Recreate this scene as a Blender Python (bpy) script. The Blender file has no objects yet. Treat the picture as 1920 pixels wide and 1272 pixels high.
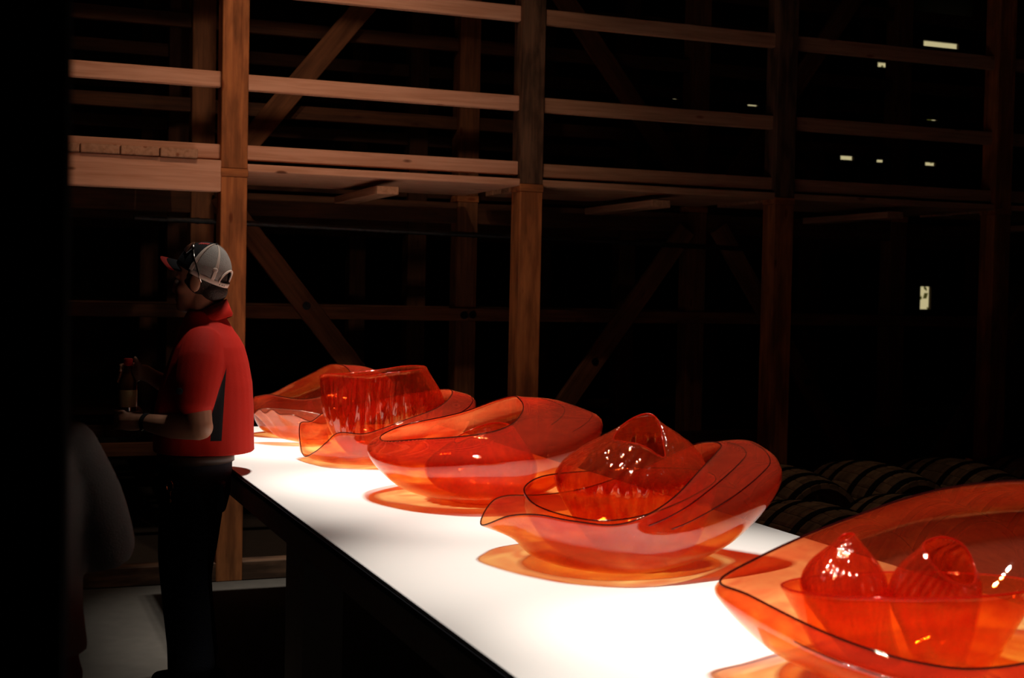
import bpy, bmesh, math, random
import numpy as np
from mathutils import Vector, Matrix, noise

# ------------------------------------------------------------------ camera, world, lights, exposure
scn = bpy.context.scene
col = scn.collection
W, H, FPX = 1920.0, 1272.0, 2535.5
PSI, PIT, ROL, EYE = 0.3756, 0.03327, 0.02023, 1.63
_F = np.array([math.sin(PSI)*math.cos(PIT), math.cos(PSI)*math.cos(PIT), -math.sin(PIT)])
_R0 = np.array([math.cos(PSI), -math.sin(PSI), 0.0]); _U0 = np.cross(_R0, _F)
_R = _R0*math.cos(ROL)+_U0*math.sin(ROL); _U = -_R0*math.sin(ROL)+_U0*math.cos(ROL)
EYEP = np.array([0, 0, EYE])
cam_d = bpy.data.cameras.new('camera'); cam = bpy.data.objects.new('camera', cam_d); col.objects.link(cam)
cam_d.sensor_width = 36.0; cam_d.lens = FPX/W*36.0; cam_d.clip_start = 0.05; cam_d.clip_end = 200
cam_d.dof.use_dof = True; cam_d.dof.focus_distance = 5.0; cam_d.dof.aperture_fstop = 5.0
m = Matrix.Identity(4)
for i in range(3):
    m[i][0], m[i][1], m[i][2], m[i][3] = _R[i], _U[i], -_F[i], EYEP[i]
cam.matrix_world = m
scn.camera = cam
scn.view_settings.view_transform = 'Standard'; scn.view_settings.look = 'None'
scn.view_settings.gamma = 1.0; scn.view_settings.use_curve_mapping = False
scn.view_settings.exposure = 0.45
scn.cycles.transparent_max_bounces = 40
scn.cycles.max_bounces = 10; scn.cycles.diffuse_bounces = 4; scn.cycles.glossy_bounces = 4
scn.cycles.sample_clamp_indirect = 6.0

world = bpy.data.worlds.new('daylight'); scn.world = world; world.use_nodes = True
bg = world.node_tree.nodes['Background']; bg.inputs[0].default_value = (1.0, 0.86, 0.45, 1); bg.inputs[1].default_value = 0.36
world.cycles.sampling_method = 'NONE'

def spot(loc, target, power, cone, blend=0.7, color=(1.0, 0.90, 0.80), size=0.035):
    d = bpy.data.lights.new('track_or_fill_spot', 'SPOT'); d.energy = power; d.spot_size = math.radians(cone); d.spot_blend = blend
    d.color = color; d.shadow_soft_size = size
    o = bpy.data.objects.new('track_or_fill_spot', d); col.objects.link(o); o.location = loc
    o.rotation_euler = (Vector(target)-Vector(loc)).to_track_quat('-Z', 'Y').to_euler()
    return o
ZT = 0.90            # table top height
# lamps on a track high over the table, a small bank for each group of glass
for (y, ty, p, cone) in ((6.45, 6.55, 620, 34), (5.55, 5.55, 520, 37), (4.45, 4.60, 560, 30), (3.30, 3.22, 560, 32), (2.15, 2.05, 680, 32)):
    for k, dx in enumerate((-0.16, 0.0, 0.16)):
        spot((1.50+dx, y+0.05*k, 4.6), (1.62+dx*0.6, ty, ZT), p*0.36, cone, 0.9, size=0.05)
# two warmer lamps further up the track that wash the near bays of the rack, and an added dim fill over the barrels
spot((0.95, 5.2, 4.9), (1.15, 7.52, 2.75), 72, 62, 1.0, (1.0, 0.64, 0.44), 0.06)
spot((1.75, 5.0, 4.9), (2.1, 7.52, 2.55), 64, 60, 1.0, (1.0, 0.64, 0.44), 0.06)
spot((4.1, 4.9, 5.0), (4.7, 6.1, 0.3), 38, 44, 1.0, (1.0, 0.78, 0.58), 0.06)  # unseen fill light, added to bring the barrels out of the dark

# ------------------------------------------------------------------ helpers
def ray(px, py):
    return (px-W/2)/FPX*_R-(py-H/2)/FPX*_U+_F
def at_depth(px, py, D):                     # a point of the place, D metres out along the viewing axis
    return EYEP+ray(px, py)*D
def on_y(px, py, Y):
    d = ray(px, py); return EYEP+d*(Y/d[1])
def on_z(px, py, Z):
    d = ray(px, py); return EYEP+d*((Z-EYE)/d[2])
def depth(P):
    return float((np.array(P)-EYEP)@_F)

def tag(o, label=None, cat=None, group=None, kind=None):
    if label: o['label'] = label
    if cat: o['category'] = cat
    if group: o['group'] = group
    if kind: o['kind'] = kind
    return o
def empty(name, loc, label=None, cat=None, group=None, rz=0.0):
    o = bpy.data.objects.new(name, None); col.objects.link(o); o.location = loc; o.rotation_euler = (0, 0, rz)
    o.empty_display_size = 0.1
    return tag(o, label, cat, group)
def link(name, me, mat=None, parent=None, smooth=False):
    o = bpy.data.objects.new(name, me); col.objects.link(o)
    if mat and not me.materials: me.materials.append(mat)
    if smooth:
        me.polygons.foreach_set('use_smooth', [True]*len(me.polygons))
    if parent: o.parent = parent; o.matrix_parent_inverse = Matrix.Identity(4)
    return o
def mesh(name, v, f):
    me = bpy.data.meshes.new(name); me.from_pydata([tuple(map(float, p)) for p in v], [], f); me.update()
    return me
BOXF = [(0, 3, 2, 1), (4, 5, 6, 7), (0, 1, 5, 4), (1, 2, 6, 5), (2, 3, 7, 6), (3, 0, 4, 7)]
def box_verts(x0, x1, y0, y1, z0, z1):
    return [(x0, y0, z0), (x1, y0, z0), (x1, y1, z0), (x0, y1, z0), (x0, y0, z1), (x1, y0, z1), (x1, y1, z1), (x0, y1, z1)]
def box(name, x0, x1, y0, y1, z0, z1, mat, parent=None):
    c = Vector(((x0+x1)/2, (y0+y1)/2, (z0+z1)/2))
    off = parent.matrix_world.translation if False else Vector((0, 0, 0))
    me = mesh(name, box_verts(x0-c.x, x1-c.x, y0-c.y, y1-c.y, z0-c.z, z1-c.z), BOXF)
    o = link(name, me, mat, parent)
    o.location = c-(Vector(parent['base']) if parent is not None and 'base' in parent else off)
    return o
def bevel_box_mesh(name, lx, ly, lz, b):
    bm = bmesh.new(); bmesh.ops.create_cube(bm, size=1.0)
    for v in bm.verts: v.co = Vector((v.co.x*lx, v.co.y*ly, v.co.z*lz))
    bmesh.ops.bevel(bm, geom=bm.edges[:], offset=b, segments=1, affect='EDGES')
    me = bpy.data.meshes.new(name); bm.to_mesh(me); bm.free(); return me
_beam_cache = {}
def beam(name, p0, p1, w, h, mat, parent=None, up=(0, 0, 1)):
    """timber with its own length along local x; w across, h along 'up'"""
    p0, p1 = Vector(p0), Vector(p1); L = (p1-p0).length
    key = (round(L, 3), w, h, mat.name)
    if key not in _beam_cache:
        me = bevel_box_mesh(name, L, w, h, 0.004); me.materials.append(mat); _beam_cache[key] = me
    x = (p1-p0).normalized(); z = Vector(up); z = (z-x*z.dot(x)).normalized(); y = z.cross(x)
    o = link(name, _beam_cache[key], None, parent)
    mw = Matrix((x, y, z)).transposed().to_4x4(); mw.translation = (p0+p1)/2
    o.matrix_basis = mw
    return o
def tube(pts, rad, n=8, closed=False, flat=None):
    """verts, faces of a round rod through pts"""
    P = [Vector(p) for p in pts]; k = len(P); R = rad if hasattr(rad, '__len__') else [rad]*k
    v, f = [], []; prev = None
    for i in range(k):
        a = P[(i-1) % k] if (closed or i > 0) else P[i]; b = P[(i+1) % k] if (closed or i < k-1) else P[i]
        t = (b-a).normalized()
        if prev is None: prev = t.orthogonal().normalized()
        nrm = (prev-t*prev.dot(t)).normalized(); prev = nrm; bi = t.cross(nrm)
        for j in range(n):
            an = 2*math.pi*j/n; v.append(P[i]+(nrm*math.cos(an)+bi*math.sin(an))*R[i])
    for i in range(k if closed else k-1):
        i2 = (i+1) % k
        for j in range(n):
            j2 = (j+1) % n; f.append((i*n+j, i*n+j2, i2*n+j2, i2*n+j))
    if not closed:
        f.append(tuple(range(n))[::-1]); f.append(tuple((k-1)*n+j for j in range(n)))
    return v, f
class MB:
    def __init__(s): s.v, s.f = [], []
    def add(s, v, f):
        o = len(s.v); s.v += [tuple(p) for p in v]; s.f += [tuple(i+o for i in q) for q in f]; return s
    def tube(s, pts, rad, n=8, closed=False): return s.add(*tube(pts, rad, n, closed))
    def box(s, *a): return s.add(box_verts(*a), BOXF)
    def ell(s, c, r, rot=None, nu=20, nv=12):
        v, f = [], []
        for i in range(nv+1):
            ph = math.pi*i/nv
            for j in range(nu):
                th = 2*math.pi*j/nu
                p = Vector((r[0]*math.sin(ph)*math.cos(th), r[1]*math.sin(ph)*math.sin(th), r[2]*math.cos(ph)))
                if rot is not None: p = rot @ p
                v.append(p+Vector(c))
        for i in range(nv):
            for j in range(nu): f.append((i*nu+j, (i+1)*nu+j, (i+1)*nu+(j+1) % nu, i*nu+(j+1) % nu))
        return s.add(v, f)
    def limb(s, pts, rad, n=14, steps=4):
        """tapering rounded limb through pts"""
        P = [Vector(p) for p in pts]; Q, R = [], []
        for i in range(len(P)-1):
            for k in range(steps):
                t = k/steps
                a = P[max(i-1, 0)]; b = P[i]; c = P[i+1]; d = P[min(i+2, len(P)-1)]
                Q.append(0.5*((2*b)+(c-a)*t+(2*a-5*b+4*c-d)*t*t+(3*b-a-3*c+d)*t**3)); R.append(rad[i]*(1-t)+rad[i+1]*t)
        Q.append(P[-1]); R.append(rad[-1])
        d0 = (Q[0]-Q[1]).normalized(); d1 = (Q[-1]-Q[-2]).normalized()
        A = [(Q[0]+d0*R[0]*k, R[0]*math.sqrt(max(0, 1-k*k))) for k in (0.97, 0.8, 0.5)]
        B = [(Q[-1]+d1*R[-1]*k, R[-1]*math.sqrt(max(0, 1-k*k))) for k in (0.5, 0.8, 0.97)]
        return s.tube([a for a, _ in A]+Q+[b for b, _ in B], [r for _, r in A]+R+[r for _, r in B], n)
    def loft(s, rings):
        """rings: (cx, cy, z, rx, ry[, squareness]) stacked bottom to top, closed"""
        n = 28; v, f = [], []
        for r in rings:
            e = r[5] if len(r) > 5 else 2.0
            for j in range(n):
                t = 2*math.pi*j/n; c, q = math.cos(t), math.sin(t)
                v.append((r[0]+r[3]*math.copysign(abs(c)**(2/e), c), r[1]+r[4]*math.copysign(abs(q)**(2/e), q), r[2]))
        for i in range(len(rings)-1):
            for j in range(n): f.append((i*n+j, i*n+(j+1) % n, (i+1)*n+(j+1) % n, (i+1)*n+j))
        f.append(tuple(range(n))[::-1]); f.append(tuple((len(rings)-1)*n+j for j in range(n)))
        return s.add(v, f)
    def build(s, name, mat, parent=None, smooth=False):
        return link(name, mesh(name, s.v, s.f), mat, parent, smooth)
    def organic(s, name, mat, parent=None, voxel=0.007, it=4, fac=0.5):
        """one continuous skin over everything gathered here"""
        me = mesh(name, s.v, s.f); o = bpy.data.objects.new(name, me); col.objects.link(o)
        r = o.modifiers.new('r', 'REMESH'); r.mode = 'VOXEL'; r.voxel_size = voxel
        q = o.modifiers.new('s', 'SMOOTH'); q.iterations = it; q.factor = fac
        dg = bpy.context.evaluated_depsgraph_get(); dg.update()
        me2 = bpy.data.meshes.new_from_object(o.evaluated_get(dg)); o.modifiers.clear()
        o.data = me2; bpy.data.meshes.remove(me); me2.name = name
        me2.materials.clear(); me2.materials.append(mat)
        me2.polygons.foreach_set('use_smooth', [True]*len(me2.polygons))
        if parent: o.parent = parent
        return o

# ------------------------------------------------------------------ materials
def nodes(name):
    mt = bpy.data.materials.new(name); mt.use_nodes = True
    nt = mt.node_tree; return mt, nt, nt.nodes, nt.links, nt.nodes['Principled BSDF']
def plain(name, c, rough=0.6, metal=0.0, spec=0.4, bump=0.0, bscale=60.0, vary=0.0):
    mt, nt, N, L, b = nodes(name)
    b.inputs['Base Color'].default_value = (*c, 1); b.inputs['Roughness'].default_value = rough
    b.inputs['Metallic'].default_value = metal; b.inputs['Specular IOR Level'].default_value = spec
    if bump or vary:
        tc = N.new('ShaderNodeTexCoord'); nz = N.new('ShaderNodeTexNoise'); nz.inputs['Scale'].default_value = bscale
        nz.inputs['Detail'].default_value = 4; L.new(tc.outputs['Object'], nz.inputs['Vector'])
        if bump:
            bp = N.new('ShaderNodeBump'); bp.inputs['Strength'].default_value = bump; bp.inputs['Distance'].default_value = 0.01
            L.new(nz.outputs['Fac'], bp.inputs['Height']); L.new(bp.outputs[0], b.inputs['Normal'])
        if vary:
            mx = N.new('ShaderNodeMixRGB'); mx.inputs[1].default_value = (*[k*(1-vary) for k in c], 1); mx.inputs[2].default_value = (*[min(1, k*(1+vary)) for k in c], 1)
            L.new(nz.outputs['Fac'], mx.inputs[0]); L.new(mx.outputs[0], b.inputs['Base Color'])
    return mt
def wood(name, light, dark, knots=0.5, rough=0.75, weather=0.0):
    mt, nt, N, L, b = nodes(name)
    tc = N.new('ShaderNodeTexCoord'); oi = N.new('ShaderNodeObjectInfo')
    ad = N.new('ShaderNodeVectorMath'); ad.operation = 'ADD'
    sc = N.new('ShaderNodeVectorMath'); sc.operation = 'SCALE'; sc.inputs['Scale'].default_value = 37.0
    cb = N.new('ShaderNodeCombineXYZ')
    for i in range(3): L.new(oi.outputs['Random'], cb.inputs[i])
    L.new(cb.outputs[0], sc.inputs[0]); L.new(tc.outputs['Object'], ad.inputs[0]); L.new(sc.outputs[0], ad.inputs[1])
    mp = N.new('ShaderNodeMapping'); mp.inputs['Scale'].default_value = (1.2, 22, 22); L.new(ad.outputs[0], mp.inputs[0])
    nz = N.new('ShaderNodeTexNoise'); nz.inputs['Scale'].default_value = 2.0; nz.inputs['Detail'].default_value = 6; nz.inputs['Distortion'].default_value = 0.6
    L.new(mp.outputs[0], nz.inputs['Vector'])
    rp = N.new('ShaderNodeValToRGB'); rp.color_ramp.elements[0].color = (*dark, 1); rp.color_ramp.elements[1].color = (*light, 1)
    rp.color_ramp.elements[0].position = 0.25; rp.color_ramp.elements[1].position = 0.62
    L.new(nz.outputs['Fac'], rp.inputs[0]); cur = rp.outputs[0]
    if weather:
        n2 = N.new('ShaderNodeTexNoise'); n2.inputs['Scale'].default_value = 3.0; n2.inputs['Detail'].default_value = 5
        m2 = N.new('ShaderNodeMapping'); m2.inputs['Scale'].default_value = (1.0, 4, 4); L.new(ad.outputs[0], m2.inputs[0]); L.new(m2.outputs[0], n2.inputs['Vector'])
        r2 = N.new('ShaderNodeValToRGB'); r2.color_ramp.elements[0].position = 0.42; r2.color_ramp.elements[1].position = 0.6
        r2.color_ramp.elements[0].color = (1-weather,)*3+(1,); r2.color_ramp.elements[1].color = (1, 1, 1, 1)
        mm = N.new('ShaderNodeMixRGB'); mm.blend_type = 'MULTIPLY'; mm.inputs[0].default_value = 1.0
        L.new(n2.outputs['Fac'], r2.inputs[0]); L.new(cur, mm.inputs[1]); L.new(r2.outputs[0], mm.inputs[2]); cur = mm.outputs[0]
    if knots:
        mk = N.new('ShaderNodeMapping'); mk.inputs['Scale'].default_value = (3.2, 9, 9); L.new(ad.outputs[0], mk.inputs[0])
        vo = N.new('ShaderNodeTexVoronoi'); vo.inputs['Scale'].default_value = 1.0; L.new(mk.outputs[0], vo.inputs['Vector'])
        rk = N.new('ShaderNodeValToRGB'); rk.color_ramp.elements[0].position = 0.07; rk.color_ramp.elements[1].position = 0.13
        rk.color_ramp.elements[0].color = (1-knots, (1-knots)*0.7, (1-knots)*0.55, 1); rk.color_ramp.elements[1].color = (1, 1, 1, 1)
        mm = N.new('ShaderNodeMixRGB'); mm.blend_type = 'MULTIPLY'; mm.inputs[0].default_value = 1.0
        L.new(vo.outputs['Distance'], rk.inputs[0]); L.new(cur, mm.inputs[1]); L.new(rk.outputs[0], mm.inputs[2]); cur = mm.outputs[0]
    L.new(cur, b.inputs['Base Color']); b.inputs['Roughness'].default_value = rough; b.inputs['Specular IOR Level'].default_value = 0.25
    bp = N.new('ShaderNodeBump'); bp.inputs['Strength'].default_value = 0.25; bp.inputs['Distance'].default_value = 0.004
    L.new(nz.outputs['Fac'], bp.inputs['Height']); L.new(bp.outputs[0], b.inputs['Normal'])
    return mt
def glass(name, face, edge, foot=None, body=0.10, bodycol=(0.75, 0.10, 0.03), rough=0.015, rib=0.0, ribscale=30.0, streak=0.0, gloss=1.0, refl=0.04):
    """blown coloured glass wall: tinted see-through, denser where seen edge-on, thin milky body, clear gloss"""
    mt, nt, N, L, b = nodes(name); N.remove(b); out = N['Material Output']
    lw = N.new('ShaderNodeLayerWeight'); lw.inputs['Blend'].default_value = 0.5
    pw = N.new('ShaderNodeMath'); pw.operation = 'POWER'; pw.inputs[1].default_value = 4.0; L.new(lw.outputs['Facing'], pw.inputs[0])
    mx = N.new('ShaderNodeMixRGB'); mx.inputs[1].default_value = (*face, 1); mx.inputs[2].default_value = (*edge, 1); L.new(pw.outputs[0], mx.inputs[0])
    cur = mx.outputs[0]
    tc = N.new('ShaderNodeTexCoord')
    if foot:                                       # the colour was blown thinner and yellower towards the foot
        sx = N.new('ShaderNodeSeparateXYZ'); L.new(tc.outputs['Generated'], sx.inputs[0])
        rf = N.new('ShaderNodeValToRGB'); rf.color_ramp.elements[0].position = 0.10; rf.color_ramp.elements[1].position = 0.75
        rf.color_ramp.elements[0].color = (1, 1, 1, 1); rf.color_ramp.elements[1].color = (0, 0, 0, 1); L.new(sx.outputs[2], rf.inputs[0])
        mf = N.new('ShaderNodeMixRGB'); mf.inputs[2].default_value = (*foot, 1); L.new(rf.outputs[0], mf.inputs[0]); L.new(cur, mf.inputs[1]); cur = mf.outputs[0]
    if streak:
        mp = N.new('ShaderNodeMapping'); mp.inputs['Scale'].default_value = (3, 3, 9) if not rib else (26, 26, 2.4); mp.inputs['Rotation'].default_value = (0.5, 0.3, 0); L.new(tc.outputs['Object'], mp.inputs[0])
        ns = N.new('ShaderNodeTexNoise'); ns.inputs['Scale'].default_value = 1.6; ns.inputs['Detail'].default_value = 3; ns.inputs['Distortion'].default_value = 1.5
        L.new(mp.outputs[0], ns.inputs['Vector'])
        rp = N.new('ShaderNodeValToRGB'); rp.color_ramp.elements[0].position = 0.35; rp.color_ramp.elements[1].position = 0.65
        rp.color_ramp.elements[0].color = (1-streak*0.3, 1-streak, 1-streak, 1); rp.color_ramp.elements[1].color = (1, 1, 1, 1)
        mm = N.new('ShaderNodeMixRGB'); mm.blend_type = 'MULTIPLY'; mm.inputs[0].default_value = 1.0
        L.new(ns.outputs['Fac'], rp.inputs[0]); L.new(cur, mm.inputs[1]); L.new(rp.outputs[0], mm.inputs[2]); cur = mm.outputs[0]
    tr = N.new('ShaderNodeBsdfTransparent'); L.new(cur, tr.inputs[0])
    df = N.new('ShaderNodeBsdfDiffuse'); df.inputs[0].default_value = (*bodycol, 1)
    tl = N.new('ShaderNodeBsdfTranslucent'); tl.inputs[0].default_value = (*bodycol, 1)
    m1 = N.new('ShaderNodeMixShader'); m1.inputs[0].default_value = 0.5; L.new(df.outputs[0], m1.inputs[1]); L.new(tl.outputs[0], m1.inputs[2])
    m2 = N.new('ShaderNodeMixShader'); m2.inputs[0].default_value = body; L.new(tr.outputs[0], m2.inputs[1]); L.new(m1.outputs[0], m2.inputs[2])
    gl = N.new('ShaderNodeBsdfGlossy'); gl.inputs['Roughness'].default_value = rough; gl.inputs[0].default_value = (gloss,)*3+(1,)
    f5 = N.new('ShaderNodeMath'); f5.operation = 'POWER'; f5.inputs[1].default_value = 5.0; L.new(lw.outputs['Facing'], f5.inputs[0])
    fr = N.new('ShaderNodeMath'); fr.operation = 'MULTIPLY_ADD'; fr.inputs[1].default_value = 0.55; fr.inputs[2].default_value = refl; L.new(f5.outputs[0], fr.inputs[0])
    m3 = N.new('ShaderNodeMixShader'); L.new(fr.outputs[0], m3.inputs[0]); L.new(m2.outputs[0], m3.inputs[1]); L.new(gl.outputs[0], m3.inputs[2])
    nb = N.new('ShaderNodeTexNoise'); nb.inputs['Scale'].default_value = 4.0; nb.inputs['Detail'].default_value = 1; L.new(tc.outputs['Object'], nb.inputs['Vector'])
    bp = N.new('ShaderNodeBump'); bp.inputs['Strength'].default_value = 0.12; bp.inputs['Distance'].default_value = 0.02; L.new(nb.outputs['Fac'], bp.inputs['Height'])
    last = bp
    if rib:
        mp2 = N.new('ShaderNodeMapping'); mp2.inputs['Scale'].default_value = (1, 1, 0.22); L.new(tc.outputs['Object'], mp2.inputs[0])
        n3 = N.new('ShaderNodeTexNoise'); n3.inputs['Scale'].default_value = ribscale; n3.inputs['Detail'].default_value = 2; L.new(mp2.outputs[0], n3.inputs['Vector'])
        b2 = N.new('ShaderNodeBump'); b2.inputs['Strength'].default_value = rib; b2.inputs['Distance'].default_value = 0.012
        L.new(n3.outputs['Fac'], b2.inputs['Height']); L.new(bp.outputs[0], b2.inputs['Normal']); last = b2
    for q in (gl,): L.new(last.outputs[0], q.inputs['Normal'])
    L.new(m3.outputs[0], out.inputs['Surface'])
    return mt

M = {}
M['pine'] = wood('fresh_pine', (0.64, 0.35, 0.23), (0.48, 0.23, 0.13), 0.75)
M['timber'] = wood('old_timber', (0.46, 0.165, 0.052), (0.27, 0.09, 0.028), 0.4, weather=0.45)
M['shaded_wood'] = wood('old_timber_shaded', (0.20, 0.085, 0.035), (0.11, 0.045, 0.018), 0.4, weather=0.3)  # rack timber with the dimness behind the front row put into its colour
M['deep_shade_wood'] = wood('old_timber_deep_shade', (0.085, 0.034, 0.013), (0.045, 0.018, 0.007), 0.3, weather=0.3)  # same timber darker still, deep shade of the rear put into the colour
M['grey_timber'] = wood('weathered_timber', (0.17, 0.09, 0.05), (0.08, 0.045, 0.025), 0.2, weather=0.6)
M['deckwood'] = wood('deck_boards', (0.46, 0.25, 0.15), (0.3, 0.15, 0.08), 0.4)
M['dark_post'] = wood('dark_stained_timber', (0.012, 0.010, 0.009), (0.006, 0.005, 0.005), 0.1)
M['oak'] = wood('barrel_oak', (0.30, 0.17, 0.09), (0.17, 0.09, 0.045), 0.1, weather=0.4)
M['iron'] = plain('black_iron', (0.02, 0.02, 0.022), 0.45, 0.8, bump=0.1)
M['white'] = plain('white_acrylic', (0.86, 0.85, 0.83), 0.38, spec=0.35)
M['table_grey'] = plain('grey_paint', (0.46, 0.42, 0.39), 0.6, vary=0.08)
M['table_edge'] = plain('black_edge', (0.015, 0.016, 0.02), 0.4)
M['floor'] = plain('worn_concrete', (0.055, 0.049, 0.040), 0.8, bump=0.2, bscale=14, vary=0.22)
M['wall'] = wood('wall_boards', (0.10, 0.06, 0.035), (0.06, 0.035, 0.02), 0.1)
M['red_glass'] = glass('red_glass', (0.99, 0.52, 0.29), (0.92, 0.25, 0.10), (0.997, 0.82, 0.46), 0.10, (0.95, 0.20, 0.10), rough=0.018, refl=0.055, streak=0.35)
M['orange_glass'] = glass('orange_glass', (0.99, 0.58, 0.28), (0.94, 0.30, 0.10), (0.995, 0.82, 0.45), 0.08, (0.95, 0.25, 0.07), rough=0.03, streak=0.2)
M['ribbed_glass'] = glass('ribbed_red_glass', (0.99, 0.61, 0.36), (0.93, 0.22, 0.08), (0.995, 0.76, 0.44), 0.075, (0.95, 0.16, 0.05), rough=0.06, rib=1.0, ribscale=30, streak=0.35, refl=0.10)
M['peach_glass'] = glass('peach_glass', (0.985, 0.70, 0.50), (0.93, 0.36, 0.20), (0.99, 0.8, 0.55), 0.13, (0.9, 0.4, 0.25), rough=0.03, streak=0.2)
M['lip'] = glass('dark_lip_glass', (0.30, 0.05, 0.05), (0.10, 0.015, 0.015), None, 0.3, (0.07, 0.01, 0.012), rough=0.05)
M['red_lip'] = glass('red_lip_glass', (0.85, 0.12, 0.05), (0.6, 0.04, 0.02), None, 0.25, (0.9, 0.06, 0.02), rough=0.05)

# ------------------------------------------------------------------ room shell
def shell(name, *a, mat):
    return tag(box(name, *a, mat), kind='structure')
RX0, RX1, RY0, RY1, RZ = -5.0, 16.0, -3.0, 19.0, 6.4
shell('floor', RX0, RX1, RY0, RY1, -0.12, 0.0, mat=M['floor'])
shell('ceiling', RX0, RX1, RY0, RY1, RZ, RZ+0.12, mat=M['wall'])
shell('wall_left', RX0-0.12, RX0, RY0, RY1, 0, RZ, mat=M['wall'])
shell('wall_right', RX1, RX1+0.12, RY0, RY1, 0, RZ, mat=M['wall'])
shell('wall_front', RX0, RX1, RY0-0.12, RY0, 0, RZ, mat=M['wall'])
# far wall with small gaps to daylight
GAPS = [(1646, 118, 1668, 125), (1738, 215, 1758, 225), (1835, 197, 1866, 205), (1834, 222, 1866, 235), (1408, 134, 1426, 144), (1402, 189, 1422, 198),
        (1576, 293, 1601, 299), (1644, 300, 1660, 304), (1735, 305, 1755, 310), (1737, 260, 1757, 264), (1836, 265, 1864, 270), (1732, 82, 1798, 86),
        (1850, 0, 1876, 7), (1262, 178, 1272, 185), (1725, 538, 1746, 580), (1718, 795, 1738, 808), (1820, 800, 1850, 806), (1818, 815, 1850, 825), (1912, 655, 1935, 690), (1910, 800, 1925, 835)]
def far_wall():
    R = []
    for x0, y0, x1, y1 in GAPS:
        a = on_y(x0, y1, RY1); b = on_y(x1, y0, RY1); R.append((a[0], b[0], a[2], b[2]))
    xs = sorted({RX0, RX1, *[round(r[0], 3) for r in R], *[round(r[1], 3) for r in R]})
    zs = sorted({0.0, RZ, *[round(r[2], 3) for r in R], *[round(r[3], 3) for r in R]})
    zs = [z for z in zs if 0 <= z <= RZ]; mb = MB()
    for j in range(len(zs)-1):
        run = None
        for i in range(len(xs)-1):
            cx, cz = (xs[i]+xs[i+1])/2, (zs[j]+zs[j+1])/2
            solid = not any(r[0] < cx < r[1] and r[2] < cz < r[3] for r in R)
            if solid and run is None: run = xs[i]
            if run is not None and (not solid or i == len(xs)-2):
                mb.box(run, xs[i+1] if solid else xs[i], RY1, RY1+0.06, zs[j], zs[j+1]); run = None
    return tag(mb.build('wall_back', M['wall']), kind='structure')
far_wall()
shell('ground', RX0, RX1+4, RY1+0.1, 30, -0.12, 0.0, mat=plain('grass', (0.08, 0.10, 0.03), 0.9))
def outside_tree():
    rnd = random.Random(5); mb = MB()
    for _ in range(2600):
        x, z = rnd.uniform(6, 17), rnd.uniform(0.0, 6.0); y = rnd.uniform(20.5, 22.0); s = rnd.uniform(0.05, 0.11)
        a, b = Vector((rnd.gauss(0, 1), rnd.gauss(0, .4), rnd.gauss(0, 1))).normalized()*s, Vector((rnd.gauss(0, 1), rnd.gauss(0, .6), rnd.gauss(0, 1))).normalized()*s*0.6
        c = Vector((x, y, z)); mb.add([c-a, c-b, c+a, c+b], [(0, 1, 2, 3)])
    o = mb.build('tree_foliage', plain('leaf_green', (0.22, 0.25, 0.06), 0.6, vary=0.4, bscale=3))
    tag(o, 'sunlit green leaves outdoors glimpsed through the wall gaps', 'foliage', kind='stuff')
outside_tree()

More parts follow.
